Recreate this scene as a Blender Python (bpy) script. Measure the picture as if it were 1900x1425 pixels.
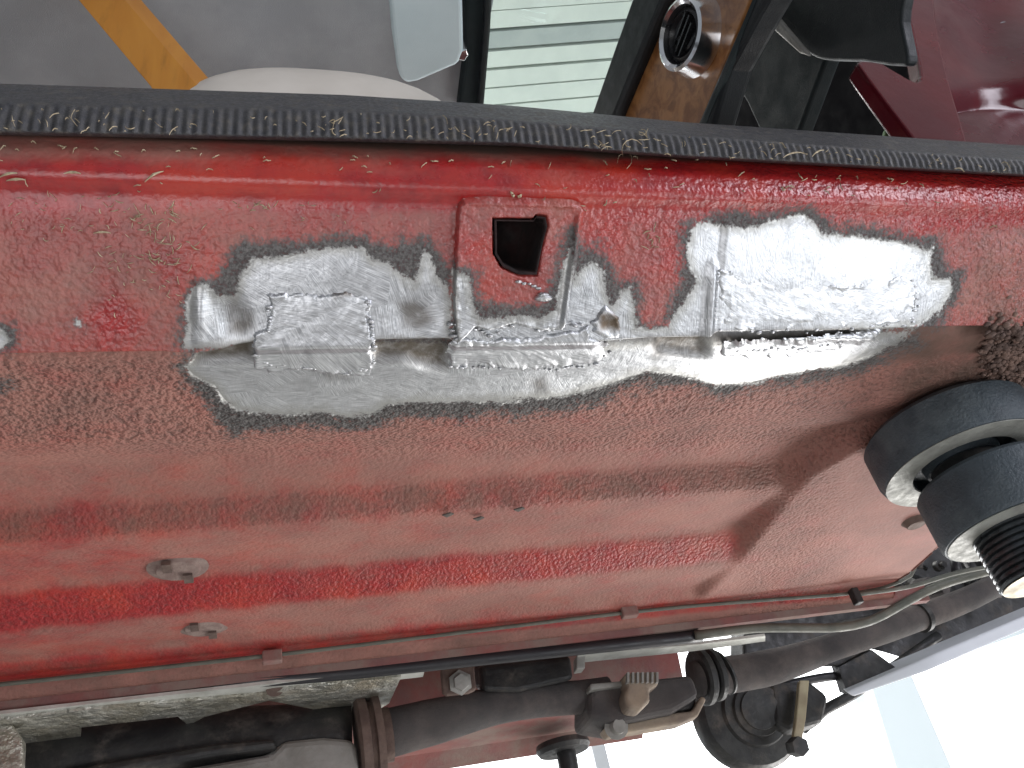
import bpy, bmesh, math, random
import numpy as np
from mathutils import Vector, Matrix, noise as mnoise

for o in list(bpy.data.objects): bpy.data.objects.remove(o)
random.seed(7); rng = np.random.default_rng(7)
sc = bpy.context.scene
col = sc.collection

# ------------------------------------------------------------------ camera
# X runs along the car (front = +X), Y goes in under the car, Z is up; origin at the lens, workshop floor 1.3 m below.
XC = np.array([.9613, .0295, -.2737]); XC /= np.linalg.norm(XC)
YC = np.array([-.1979, -.6170, -.7617]); YC -= XC*YC.dot(XC); YC /= np.linalg.norm(YC)
ZC = np.cross(XC, YC)
F, CX, CY = 1580., 950., 712.5
camd = bpy.data.cameras.new('camera'); cam = bpy.data.objects.new('camera', camd); col.objects.link(cam)
R3 = np.stack([XC, YC, ZC])
cam.matrix_world = Matrix([list(R3[0])+[0], list(R3[1])+[0], list(R3[2])+[0], [0, 0, 0, 1]])
camd.sensor_width = 36; camd.lens = F/1900*36; camd.clip_start = .02; camd.clip_end = 200
sc.camera = cam

# ------------------------------------------------------------------ light
w = bpy.data.worlds.new('World'); sc.world = w; w.use_nodes = True
bg = w.node_tree.nodes['Background']; bg.inputs[0].default_value = (.86, .92, 1, 1); bg.inputs[1].default_value = .32
def area(name, loc, target, sx, sy, power, color):
    l = bpy.data.lights.new(name, 'AREA'); l.shape = 'RECTANGLE'; l.size = sx; l.size_y = sy; l.energy = power; l.color = color
    o = bpy.data.objects.new(name, l); col.objects.link(o); o.location = loc
    o.rotation_euler = (Vector(target)-Vector(loc)).to_track_quat('-Z', 'Y').to_euler()
    return o
area('lamp_workshop_door', (1.55, -.42, -.68), (.45, .45, .42), .8, .9, 13.5, (.93, .96, 1))
area('lamp_open_door', (2.95, -1.85, 1.15), (.9, .4, .47), 1.0, 1.9, 72, (.90, .90, 1))
area('lamp_far_window', (2.35, 2.25, -.8), (.4, .75, .42), 1.7, 1.2, 62, (1, .98, .96))
area('lamp_near_fill', (-.35, -.75, -1.05), (.05, .45, .42), 1.1, .7, 10.5, (.98, .98, 1))  # unseen fill lamp added low behind the camera for the sill steel
area('lamp_far_floor_fill', (.3, 3.3, 3.6), (.3, 2.9, -1.3), 2.4, .5, 120, (1, .98, .95))  # unseen lamp added to brighten the floor beyond the car
vs = sc.view_settings; vs.view_transform = 'Standard'; vs.look = 'None'; vs.exposure = -.05; vs.gamma = 1; vs.use_curve_mapping = False
sc.render.engine = 'CYCLES'
sc.cycles.max_bounces = 6; sc.cycles.diffuse_bounces = 3; sc.cycles.glossy_bounces = 3; sc.cycles.transmission_bounces = 2

# ------------------------------------------------------------------ geometry of sight lines
def ray(px, py):
    return R3 @ np.array([px-CX, CY-py, -F])
def on_z(px, py, z): d = ray(px, py); return d*(z/d[2])
def on_y(px, py, y): d = ray(px, py); return d*(y/d[1])
def on_x(px, py, x): d = ray(px, py); return d*(x/d[0])
def project(P):
    c = P @ R3
    return CX-F*c[..., 0]/c[..., 2], CY+F*c[..., 1]/c[..., 2]
def ratio(py, px=950): d = ray(px, py); return d[2]/d[1]

# ------------------------------------------------------------------ helpers
def wpos(o):
    t = o.location.copy()
    if o.parent: t = wpos(o.parent)+o.matrix_parent_inverse.translation+t
    return t
def link(name, me, mat, parent=None, smooth=False):
    o = bpy.data.objects.new(name, me); col.objects.link(o)
    if mat: me.materials.append(mat)
    if smooth:
        me.polygons.foreach_set('use_smooth', [True]*len(me.polygons))
    if parent:
        o.parent = parent
        o.matrix_parent_inverse = Matrix.Translation(-wpos(parent))
    return o
def tag(o, label=None, cat=None, group=None, kind=None):
    if label: o['label'] = label
    if cat: o['category'] = cat
    if group: o['group'] = group
    if kind: o['kind'] = kind
    return o
def empty(name, loc):
    o = bpy.data.objects.new(name, None); col.objects.link(o); o.location = loc; o.empty_display_size = .05
    return o
def pydata(name, v, f, mat, parent=None, smooth=False):
    me = bpy.data.meshes.new(name); me.from_pydata([tuple(map(float, p)) for p in v], [], f); me.update()
    return link(name, me, mat, parent, smooth)
def bevel(o, wd, seg=2, ang=35):
    m = o.modifiers.new('bevel', 'BEVEL'); m.width = wd; m.segments = seg; m.limit_method = 'ANGLE'; m.angle_limit = math.radians(ang)
    return o
def prism(name, pts, off, mat, parent=None, bv=0, smooth=False):
    pts = [np.array(p, float) for p in pts]; off = np.array(off, float); n = len(pts)
    v = pts+[p+off for p in pts]
    f = [list(range(n)), list(range(2*n-1, n-1, -1))]+[[i, i+n, (i+1) % n+n, (i+1) % n] for i in range(n)]
    me = bpy.data.meshes.new(name); me.from_pydata([tuple(p) for p in v], [], f)
    bm = bmesh.new(); bm.from_mesh(me); bmesh.ops.recalc_face_normals(bm, faces=bm.faces[:]); bm.to_mesh(me); bm.free()
    o = link(name, me, mat, parent, smooth)
    if bv: bevel(o, bv, 3)
    return o
def box(name, lo, hi, mat, parent=None, bv=0):
    x0, y0, z0 = lo; x1, y1, z1 = hi
    return prism(name, [(x0, y0, z0), (x1, y0, z0), (x1, y1, z0), (x0, y1, z0)], (0, 0, z1-z0), mat, parent, bv)
def resample(path, step):
    P = np.array(path, float)
    # Catmull-Rom through the points
    Q = np.vstack([2*P[0]-P[1], P, 2*P[-1]-P[-2]]); out = []
    for i in range(1, len(Q)-2):
        n = max(2, int(np.linalg.norm(Q[i+1]-Q[i])/step))
        for k in range(n):
            t = k/n
            out.append(.5*((2*Q[i])+(-Q[i-1]+Q[i+1])*t+(2*Q[i-1]-5*Q[i]+4*Q[i+1]-Q[i+2])*t*t+(-Q[i-1]+3*Q[i]-3*Q[i+1]+Q[i+2])*t**3))
    out.append(P[-1]); return np.array(out)
def tube(name, path, rad, mat, parent=None, seg=14, step=.02, wob=0):
    P = resample(path, step); n = len(P)
    rad = np.interp(np.linspace(0, 1, n), np.linspace(0, 1, len(rad)), rad) if hasattr(rad, '__len__') else np.full(n, rad)
    T = np.gradient(P, axis=0); T /= np.linalg.norm(T, axis=1)[:, None]
    up = np.array([0, 0, 1.]) if abs(T[0][2]) < .9 else np.array([0, 1., 0])
    v = []; f = []
    for i in range(n):
        a = np.cross(T[i], up); a /= np.linalg.norm(a); b = np.cross(a, T[i])
        for k in range(seg):
            th = 2*math.pi*k/seg; r = rad[i]
            if wob: r *= 1+wob*mnoise.noise(Vector((*(P[i]*40), ))+Vector((math.cos(th)*2, math.sin(th)*2, 0)))
            v.append(P[i]+r*(a*math.cos(th)+b*math.sin(th)))
    for i in range(n-1):
        for k in range(seg):
            f.append([i*seg+k, i*seg+(k+1) % seg, (i+1)*seg+(k+1) % seg, (i+1)*seg+k])
    f.append(list(range(seg))[::-1]); f.append([(n-1)*seg+k for k in range(seg)])
    return pydata(name, v, f, mat, parent, True)
def smooth_poly(pts, k=5):
    P = [np.array(p, float) for p in pts]; n = len(P); out = []
    for i in range(n):
        a, b_, c, d_ = P[i-1], P[i], P[(i+1) % n], P[(i+2) % n]
        for q in range(k):
            t = q/k; out.append(tuple(.5*((2*b_)+(-a+c)*t+(2*a-5*b_+4*c-d_)*t*t+(-a+3*b_-3*c+d_)*t**3)))
    return out
def lathe(name, prof, origin, axis, mat, parent=None, seg=48, smooth=True, ang=30):
    """prof: (radius, height along axis)"""
    ax = np.array(axis, float); ax /= np.linalg.norm(ax); o0 = np.array(origin, float)
    h = np.array([1., 0, 0]) if abs(ax[0]) < .8 else np.array([0, 1., 0])
    a = np.cross(ax, h); a /= np.linalg.norm(a); b = np.cross(ax, a)
    v = []; f = []; n = len(prof)
    for r, t in prof:
        for k in range(seg):
            th = 2*math.pi*k/seg; v.append(o0+ax*t+max(r, 1e-5)*(a*math.cos(th)+b*math.sin(th)))
    for i in range(n-1):
        for k in range(seg):
            f.append([i*seg+k, i*seg+(k+1) % seg, (i+1)*seg+(k+1) % seg, (i+1)*seg+k])
    o = pydata(name, v, f, mat, parent, smooth)
    bm = bmesh.new(); bm.from_mesh(o.data); bmesh.ops.remove_doubles(bm, verts=bm.verts[:], dist=2e-5)
    bmesh.ops.recalc_face_normals(bm, faces=bm.faces[:]); bm.to_mesh(o.data); bm.free()
    if smooth: o.data.set_sharp_from_angle(angle=math.radians(ang))
    return o
def sdf(px, py, poly):
    """signed distance to a polygon, positive inside (vectorised)"""
    p = np.array(poly, float); d2 = np.full(px.shape, 1e18); ins = np.zeros(px.shape, bool); n = len(p)
    for i in range(n):
        a = p[i]; b = p[(i+1) % n]; e = b-a
        wx = px-a[0]; wy = py-a[1]
        t = np.clip((wx*e[0]+wy*e[1])/max(e.dot(e), 1e-12), 0, 1)
        d2 = np.minimum(d2, (wx-t*e[0])**2+(wy-t*e[1])**2)
        c = ((a[1] > py) != (b[1] > py))
        with np.errstate(divide='ignore', invalid='ignore'):
            xc = (b[0]-a[0])*(py-a[1])/(b[1]-a[1]+1e-12)+a[0]
        ins ^= c & (px < xc)
    d = np.sqrt(d2); return np.where(ins, d, -d)
def union(px, py, polys):
    r = np.full(px.shape, -1e9)
    for p in polys: r = np.maximum(r, sdf(px, py, p))
    return r
def sstep(x, a, b):
    t = np.clip((x-a)/(b-a), 0, 1); return t*t*(3-2*t)
def grid_faces(nr, nc):
    i = np.arange(nr-1)[:, None]*nc+np.arange(nc-1)[None, :]
    return np.stack([i, i+1, i+nc+1, i+nc], -1).reshape(-1, 4)
def grid_mesh(name, P, mat, parent, uv=None, attrs=None, keep=None, flip=False):
    nr, nc = P.shape[:2]; fa = grid_faces(nr, nc)
    if keep is not None: fa = fa[keep[:-1, :-1].reshape(-1)]
    if flip: fa = fa[:, ::-1]
    me = bpy.data.meshes.new(name)
    me.vertices.add(nr*nc); me.vertices.foreach_set('co', P.reshape(-1).astype(np.float32))
    me.loops.add(len(fa)*4); me.loops.foreach_set('vertex_index', fa.reshape(-1).astype(np.int32))
    me.polygons.add(len(fa)); me.polygons.foreach_set('loop_start', (np.arange(len(fa))*4).astype(np.int32))
    try: me.polygons.foreach_set('loop_total', np.full(len(fa), 4, np.int32))
    except Exception: pass
    me.update(calc_edges=True); me.validate()
    if uv is not None:
        l = me.uv_layers.new(name='surf'); idx = np.empty(len(me.loops), np.int32); me.loops.foreach_get('vertex_index', idx)
        l.data.foreach_set('uv', uv.reshape(-1, 2)[idx].reshape(-1).astype(np.float32))
    for k, a in (attrs or {}).items():
        at = me.attributes.new(k, 'FLOAT', 'POINT'); at.data.foreach_set('value', a.reshape(-1).astype(np.float32))
    return link(name, me, mat, parent, True)

# ------------------------------------------------------------------ materials
class NT:
    def __init__(s, name):
        s.m = bpy.data.materials.new(name); s.m.use_nodes = True; s.t = s.m.node_tree; s.p = s.t.nodes['Principled BSDF']
        s.out = s.t.nodes['Material Output']
    def n(s, ty, **kw):
        nd = s.t.nodes.new(ty)
        for k, v in kw.items():
            if k.startswith('i_'):
                key = k[2:]; sock = nd.inputs[int(key)] if key.isdigit() else nd.inputs[key.replace('_', ' ')]
                s.set(sock, v)
            else: setattr(nd, k, v)
        return nd
    def set(s, sock, v):
        if isinstance(v, bpy.types.NodeSocket): s.t.links.new(v, sock)
        elif isinstance(v, (tuple, list)) and len(v) == 3 and sock.type == 'RGBA': sock.default_value = (*v, 1)
        else: sock.default_value = v
    def math(s, op, a, b=0., c=None, clamp=False):
        nd = s.n('ShaderNodeMath', operation=op, use_clamp=clamp); s.set(nd.inputs[0], a); s.set(nd.inputs[1], b)
        if c is not None: s.set(nd.inputs[2], c)
        return nd.outputs[0]
    def mix(s, f, a, b, blend='MIX'):
        nd = s.n('ShaderNodeMix', data_type='RGBA', blend_type=blend); s.set(nd.inputs[0], f); s.set(nd.inputs[6], a); s.set(nd.inputs[7], b)
        return nd.outputs[2]
    def ramp(s, x, a, b, lo=0., hi=1.):
        nd = s.n('ShaderNodeMapRange', interpolation_type='SMOOTHSTEP'); s.set(nd.inputs[0], x)
        for k, v in zip((1, 2, 3, 4), (a, b, lo, hi)): s.set(nd.inputs[k], v)
        return nd.outputs[0]
    def noise(s, scale, detail=4., rough=.55, vec=None, dist=0.):
        nd = s.n('ShaderNodeTexNoise'); s.set(nd.inputs['Scale'], scale); s.set(nd.inputs['Detail'], detail); s.set(nd.inputs['Roughness'], rough); s.set(nd.inputs['Distortion'], dist)
        if vec is not None: s.set(nd.inputs['Vector'], vec)
        return nd.outputs[0]
    def voro(s, scale, feature='F1', vec=None, out=0, smooth=None):
        nd = s.n('ShaderNodeTexVoronoi', feature=feature); s.set(nd.inputs['Scale'], scale)
        if vec is not None: s.set(nd.inputs['Vector'], vec)
        if smooth is not None: s.set(nd.inputs['Smoothness'], smooth)
        return nd.outputs[out]
    def attr(s, name):
        return s.n('ShaderNodeAttribute', attribute_name=name).outputs['Fac']
    def obj(s): return s.n('ShaderNodeTexCoord').outputs['Object']
    def bump(s, h, dist, strength=1., normal=None):
        nd = s.n('ShaderNodeBump'); s.set(nd.inputs['Height'], h); s.set(nd.inputs['Distance'], dist); s.set(nd.inputs['Strength'], strength)
        if normal is not None: s.set(nd.inputs['Normal'], normal)
        return nd.outputs[0]
    def mapping(s, vec, scale=(1, 1, 1), rot=(0, 0, 0)):
        nd = s.n('ShaderNodeMapping'); s.set(nd.inputs[0], vec); nd.inputs['Scale'].default_value = scale; nd.inputs['Rotation'].default_value = rot
        return nd.outputs[0]
    def fin(s, color=None, rough=None, metal=None, normal=None, **kw):
        for k, v in (('Base Color', color), ('Roughness', rough), ('Metallic', metal), ('Normal', normal)):
            if v is not None: s.set(s.p.inputs[k], v)
        for k, v in kw.items(): s.set(s.p.inputs[k.replace('_', ' ')], v)
        return s.m

def simple(name, c1, c2=None, scale=30, rough=.5, metal=0., bump=.0, bscale=None, dust=None, dustamt=.0, **kw):
    t = NT(name); v = t.obj()
    c2 = c2 or tuple(x*.75 for x in c1)
    f = t.ramp(t.noise(scale, 5, .6, v), .35, .65)
    c = t.mix(f, c1, c2)
    r = t.ramp(t.noise(scale*2.3, 4, .6, v), .3, .7, max(rough-.1, .03), min(rough+.12, 1))
    if dust:
        d = t.ramp(t.noise(scale*.7, 7, .7, v), .62-dustamt*.5, .9-dustamt*.5)
        c = t.mix(d, c, dust); r = t.math('ADD', r, t.math('MULTIPLY', d, .3), clamp=True)
    nm = t.bump(t.noise(bscale or scale*8, 4, .6, v), bump) if bump else None
    return t.fin(c, r, metal, nm, **kw)

def body_material(name, sill):
    t = NT(name); uvn = t.n('ShaderNodeUVMap', uv_map='surf').outputs[0]; ob = t.obj()
    a_m, a_b, a_t, a_d, a_s = (t.attr(k) for k in ('bare', 'burnt', 'tint', 'dust', 'stip'))
    e1 = t.noise(75, 4, .65, ob); e2 = t.noise(380, 3, .7, ob); e3 = t.noise(160, 2, .6, ob)
    # ---- masks (the attribute is a distance in half-millimetres)
    wob = t.math('ADD', t.math('MULTIPLY', t.math('SUBTRACT', e1, .5), 26.), t.math('MULTIPLY', t.math('SUBTRACT', e2, .5), 20.))
    M = t.ramp(t.math('ADD', a_m, wob), -3., 4.)
    wob2 = t.math('ADD', t.math('MULTIPLY', t.math('SUBTRACT', e3, .5), 44.), t.math('MULTIPLY', t.math('SUBTRACT', e2, .5), 50.))
    B = t.ramp(t.math('ADD', t.math('ADD', a_b, wob2), t.math('MULTIPLY', t.math('SUBTRACT', t.noise(32, 2, .5, ob), .5), 46.)), -14., 12.)
    # ---- paint
    base = t.mix(t.ramp(e1, .35, .7), (.36, .014, .015), (.25, .011, .013))
    base = t.mix(t.ramp(t.noise(14, 4, .6, ob), .42, .68), base, (.42, .03, .016))
    dn = t.noise(22, 5, .68, ob)
    dustm = t.ramp(t.math('ADD', a_d, t.math('MULTIPLY', t.math('SUBTRACT', dn, .5), 1.2)), .15, 1.05)
    speck = t.ramp(t.noise(900, 3, .7, ob), .5, .72)
    dustm2 = t.math('MULTIPLY', dustm, t.math('ADD', t.math('MULTIPLY', speck, .22), .78), clamp=True)
    dcol = t.mix(t.ramp(t.noise(9, 5, .6, ob), .35, .65), (.335, .185, .145), (.245, .145, .115))
    paint = t.mix(dustm2, base, dcol)
    a_g = t.attr('grime_shade')
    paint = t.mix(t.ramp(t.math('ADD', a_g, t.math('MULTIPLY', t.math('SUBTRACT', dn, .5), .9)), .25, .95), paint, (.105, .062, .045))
    # stipple: leather-like underseal
    pn = t.noise(230, 1., .5, ob)
    pit = t.ramp(pn, .30, .62)
    stip = t.math('ADD', t.math('MULTIPLY', pn, 1.5), t.math('MULTIPLY', t.noise(620, 1, .6, ob), .25))
    Mb = t.ramp(a_m, -5., 5.); notm = t.math('SUBTRACT', 1., Mb)
    hgt = t.math('MULTIPLY', t.math('MULTIPLY', stip, a_s), notm)
    # darker in the pits of the underseal
    paint = t.mix(t.math('MULTIPLY', t.math('MULTIPLY', t.ramp(pit, .45, .05), a_s), .5), paint, (.10, .05, .042))
    fine = t.noise(1500, 3, .7, ob)
    # ---- burnt rim
    bcol = t.mix(t.ramp(e2, .35, .65), (.030, .028, .028), (.125, .115, .11))
    c = t.mix(t.math('MULTIPLY', B, t.ramp(e2, .2, .5, .72, 1.)), paint, bcol)
    # ---- bare ground steel: short strokes, each cell of strokes in its own direction
    cell = t.n('ShaderNodeTexVoronoi', feature='F1'); t.set(cell.inputs['Scale'], 42.); t.set(cell.inputs['Vector'], uvn)
    cs = t.n('ShaderNodeSeparateColor'); t.set(cs.inputs[0], cell.outputs['Color'])
    rot = t.n('ShaderNodeVectorRotate', rotation_type='Z_AXIS'); t.set(rot.inputs['Vector'], uvn)
    t.set(rot.inputs['Angle'], t.math('ADD', .9, t.math('MULTIPLY', t.math('SUBTRACT', cs.outputs[0], .5), 1.7)))
    st = t.noise(1., 3, .6, t.mapping(rot.outputs[0], (1500, 55, 1)))
    st2 = t.noise(1., 2, .6, t.mapping(uvn, (600, 90, 1), (0, 0, .6)))
    blot = t.noise(38, 4, .6, ob)
    mcol = t.mix(t.ramp(st, .3, .7), (.37, .38, .40), (.70, .71, .73))
    mcol = t.mix(t.ramp(blot, .48, .68, 0, .4), mcol, (.30, .305, .315))
    rimdull = t.ramp(t.math('ADD', a_m, wob), 24., 2., 0, .8)
    mcol = t.mix(rimdull, mcol, (.36, .355, .335))
    mcol = t.mix(t.math('MULTIPLY', a_t, t.ramp(e1, .25, .6, .55, 1.)), mcol, (.085, .068, .05))
    c = t.mix(M, c, mcol)
    rp = t.math('ADD', t.math('MULTIPLY', dustm2, .42 if sill else .3), .27 if sill else .5, clamp=True)
    rp = t.mix(B, rp, (.75, .75, .75))
    rm = t.math('ADD', t.ramp(st, .25, .75, .25, .42), t.math('MULTIPLY', blot, .12))
    r = t.mix(M, rp, rm)
    mt = t.math('MULTIPLY', t.math('MULTIPLY', M, t.math('SUBTRACT', 1., t.math('MULTIPLY', rimdull, .25))), t.math('SUBTRACT', 1., t.math('MULTIPLY', a_t, .75)))
    n1 = t.bump(hgt, .0042, 1.)
    n2 = t.bump(t.math('ADD', t.math('MULTIPLY', t.math('MULTIPLY', fine, notm), .35), t.math('MULTIPLY', t.math('ADD', st, t.math('MULTIPLY', st2, .6)), t.math('MULTIPLY', Mb, .6))), .00045, .8, n1)
    n3 = t.bump(t.math('MULTIPLY', blot, Mb), .003, .5, n2)
    return t.fin(c, r, mt, n3, Specular_IOR_Level=.85 if sill else .5)
M_sill = body_material('dusty red sill paint ground to steel', True)
M_floor = body_material('dusty red underseal', False)

def patch_material():
    t = NT('ground steel patch'); ob = t.obj(); uvn = t.n('ShaderNodeUVMap', uv_map='surf').outputs[0]
    cell = t.n('ShaderNodeTexVoronoi', feature='F1'); t.set(cell.inputs['Scale'], 34.); t.set(cell.inputs['Vector'], uvn)
    cs = t.n('ShaderNodeSeparateColor'); t.set(cs.inputs[0], cell.outputs['Color'])
    rot = t.n('ShaderNodeVectorRotate', rotation_type='Z_AXIS'); t.set(rot.inputs['Vector'], uvn)
    t.set(rot.inputs['Angle'], t.math('ADD', 1.1, t.math('MULTIPLY', t.math('SUBTRACT', cs.outputs[1], .5), 1.3)))
    st = t.noise(1., 3, .6, t.mapping(rot.outputs[0], (1600, 60, 1)))
    blot = t.noise(45, 4, .6, ob)
    c = t.mix(t.ramp(st, .3, .7), (.39, .40, .42), (.72, .73, .75))
    c = t.mix(t.math('MULTIPLY', t.attr('tint'), t.ramp(t.noise(80, 5, .6, ob), .3, .6, .5, 1.)), c, (.15, .115, .085))
    r = t.math('ADD', t.ramp(st, .25, .75, .25, .42), t.math('MULTIPLY', blot, .1))
    n = t.bump(t.math('ADD', t.math('MULTIPLY', st, .6), t.math('MULTIPLY', t.noise(700, 2, .5, ob), .25)), .0004, .8)
    n = t.bump(blot, .0018, .5, n)
    return t.fin(c, r, .95, n)
M_patch = patch_material()
M_bead = simple('weld bead steel', (.66, .67, .69), (.45, .45, .46), 120, .33, .95, .0008, 500)
M_rubber = simple('dusty black rubber', (.036, .036, .042), (.055, .053, .055), 150, .4, 0, .0006, 900, dust=(.13, .115, .095), dustamt=.28)
M_straw = simple('dry straw', (.50, .42, .29), (.33, .26, .165), 300, .85)
M_liner = simple('grey headlining cloth', (.34, .355, .37), (.29, .305, .32), 8, .9, 0, .0008, 900)
M_visor = simple('pale vinyl sun visor', (.55, .66, .69), (.51, .62, .65), 10, .5, 0, .0004, 900)
M_trim = simple('black trim', (.008, .011, .013), (.011, .014, .016), 20, .5, 0, .0004, 600, Specular_IOR_Level=.3)
M_darkgrey = simple('dark grey trim board', (.018, .026, .028), (.014, .02, .022), 12, .7, 0, .0005, 800, Specular_IOR_Level=.15)
M_blackvoid = simple('black carpet void', (.003, .003, .004), (.004, .004, .005), 15, .9, Specular_IOR_Level=.05)
M_cream = simple('cream seat vinyl', (.80, .74, .66), (.74, .68, .6), 10, .5)
M_chrome = simple('chrome', (.85, .86, .88), (.75, .76, .78), 20, .1, 1.)
M_gloss = simple('glossy black plastic', (.012, .012, .014), (.016, .016, .018), 20, .25)
M_redgloss = simple('glossy deep red paint', (.105, .006, .010), (.07, .004, .009), 8, .2, 0, .0006, 20, Coat_Weight=.1, Coat_Roughness=.15, Specular_IOR_Level=.25)
M_under = simple('dusty dark red underbody', (.26, .085, .075), (.19, .085, .08), 14, .75, 0, .001, 200, dust=(.24, .17, .145), dustamt=.5)
M_darkdust = simple('dusty dark grey pipe', (.050, .045, .046), (.085, .075, .072), 9, .85, 0, .0016, 700, dust=(.15, .125, .115), dustamt=.38)
M_blackmetal = simple('oily black metal', (.012, .012, .013), (.025, .024, .023), 25, .5, 0, .001, 150, dust=(.12, .10, .085), dustamt=.25)
M_green = simple('dusty olive brake pipe', (.085, .088, .070), (.13, .125, .10), 25, .55, 0, .0004, 400)
M_blackpipe = simple('black plastic pipe', (.012, .012, .016), (.02, .019, .022), 20, .45)
M_foil = simple('crumpled dusty aluminium foil', (.58, .57, .52), (.36, .34, .28), 22, .42, .75, .014, 45, dust=(.30, .26, .20), dustamt=.35)
M_tan = simple('dusty tan casting', (.34, .27, .20), (.22, .175, .14), 20, .75, .2, .0015, 120)
M_greycast = simple('dusty grey casting', (.34, .33, .31), (.22, .21, .19), 12, .7, .3, .0015, 90)
M_rust = simple('rusty brown flange', (.10, .065, .055), (.16, .11, .09), 35, .8, .2, .0012, 200)
M_lift = simple('blue grey painted lift steel', (.055, .072, .086), (.036, .048, .058), 22, .5, 0, .0012, 350, dust=(.10, .12, .13), dustamt=.3)
M_liftgrey = simple('pale lift steel', (.33, .33, .30), (.22, .22, .20), 40, .55, .2, .0008, 200)
M_thread = simple('greased thread steel', (.10, .11, .12), (.06, .065, .07), 60, .35, .8)
M_brass = simple('pale yellowed steel', (.40, .34, .22), (.32, .26, .17), 25, .5, .2)
M_wall = simple('white workshop wall', (.90, .92, .93), (.87, .89, .91), 1.5, .7)
M_frame = simple('white painted steel beam', (.72, .74, .78), (.66, .68, .72), 3, .6)
M_conc = simple('pale workshop floor', (.42, .41, .39), (.34, .33, .31), 2, .7, 0, .001, 60)
M_crust = simple('rough brown underseal crust', (.23, .145, .115), (.10, .065, .055), 40, .95, 0, .004, 160)
M_soot = simple('soft grey brown dirt', (.12, .10, .085), (.07, .06, .055), 50, .9)
def wood(name, c1, c2, sc_, rough, rot=(0, 0, 0), stretch=(1, 1, 1)):
    t = NT(name); v = t.mapping(t.obj(), stretch, rot)
    n = t.noise(sc_, 6, .6, v, 1.2); c = t.mix(t.ramp(n, .35, .65), c1, c2)
    c = t.mix(t.ramp(t.noise(sc_*5, 5, .6, v), .5, .8, 0, .5), c, tuple(x*.4 for x in c2))
    return t.fin(c, rough, 0, t.bump(n, .0005, .4), Coat_Weight=.3, Coat_Roughness=.2)
M_bar = wood('varnished orange pine', (.62, .27, .035), (.54, .21, .022), 14, .4, (0, 0, 0), (1, 1, .15))
M_walnut = wood('burr walnut veneer', (.40, .185, .065), (.20, .075, .022), 28, .28)
def lit(name, colr, strength):
    t = NT(name); return t.fin(colr, .6, 0, None, Emission_Color=colr, Emission_Strength=strength)
M_daywin = lit('daylit window', (.97, .985, 1.0), 3.2)
M_board_a = simple('cream corrugated ceiling', (.74, .80, .74), (.68, .74, .69), 6, .6)
M_board_b = simple('grey green corrugated ceiling', (.42, .47, .46), (.48, .53, .51), 6, .6)
def glass():
    t = NT('windscreen glass'); tr = t.n('ShaderNodeBsdfTransparent'); gl = t.n('ShaderNodeBsdfGlossy'); gl.inputs['Roughness'].default_value = .02
    mx = t.n('ShaderNodeMixShader'); mx.inputs[0].default_value = .05; t.t.links.new(tr.outputs[0], mx.inputs[1]); t.t.links.new(gl.outputs[0], mx.inputs[2])
    tr.inputs[0].default_value = (.93, .97, .95, 1); t.t.links.new(mx.outputs[0], t.out.inputs[0]); return t.m
M_glass = glass()

# ------------------------------------------------------------------ workshop (setting)
fl = box('workshop_floor', (-6, -6, -1.35), (9, 9, -1.3), M_conc); tag(fl, kind='structure')
wl = box('workshop_wall', (-6, 6.2, -1.3), (9, 6.35, 4.2), M_wall); tag(wl, kind='structure')
def wpt(px, py, y=6.1): return on_y(px, py, y)
# daylit glazing of the far wall
for (a, b) in ((-2.6, -.3), (-.2, 2.1), (2.2, 4.3), (4.4, 8.0)):
    p = box('window_pane', (a, 6.12, .3), (b, 6.16, 3.9), M_daywin, wl)
for xx in (-.25, 2.15, 4.35):
    box('window_mullion', (xx-.05, 6.02, .3), (xx+.05, 6.11, 3.9), M_frame, wl)
M_glowbeam = lit('glowing wall beam', (.78, .86, .90), .55)  # pale wall beams, given a glow of their own to look daylit
prism('glow_beam', [on_y(a, b_, 5.6) for a, b_ in ((1610,1250),(1690,1250),(1790,1480),(1680,1480))], (0, .12, 0), M_glowbeam, wl)
prism('glow_beam', [on_y(a, b_, 5.6) for a, b_ in ((1690,1220),(1900,1150),(2000,1115),(2000,1140),(1900,1175),(1690,1245))], (0, .12, 0), M_glowbeam, wl)
cl = box('ceiling', (-6, -6, 4.25), (9, 9, 4.35), M_wall); tag(cl, kind='structure')

# ------------------------------------------------------------------ the car
car = tag(empty('car', (.5, .9, .40)), 'red classic car raised on a lift, its sill ground bare and patched with welded steel', 'car')

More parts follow.
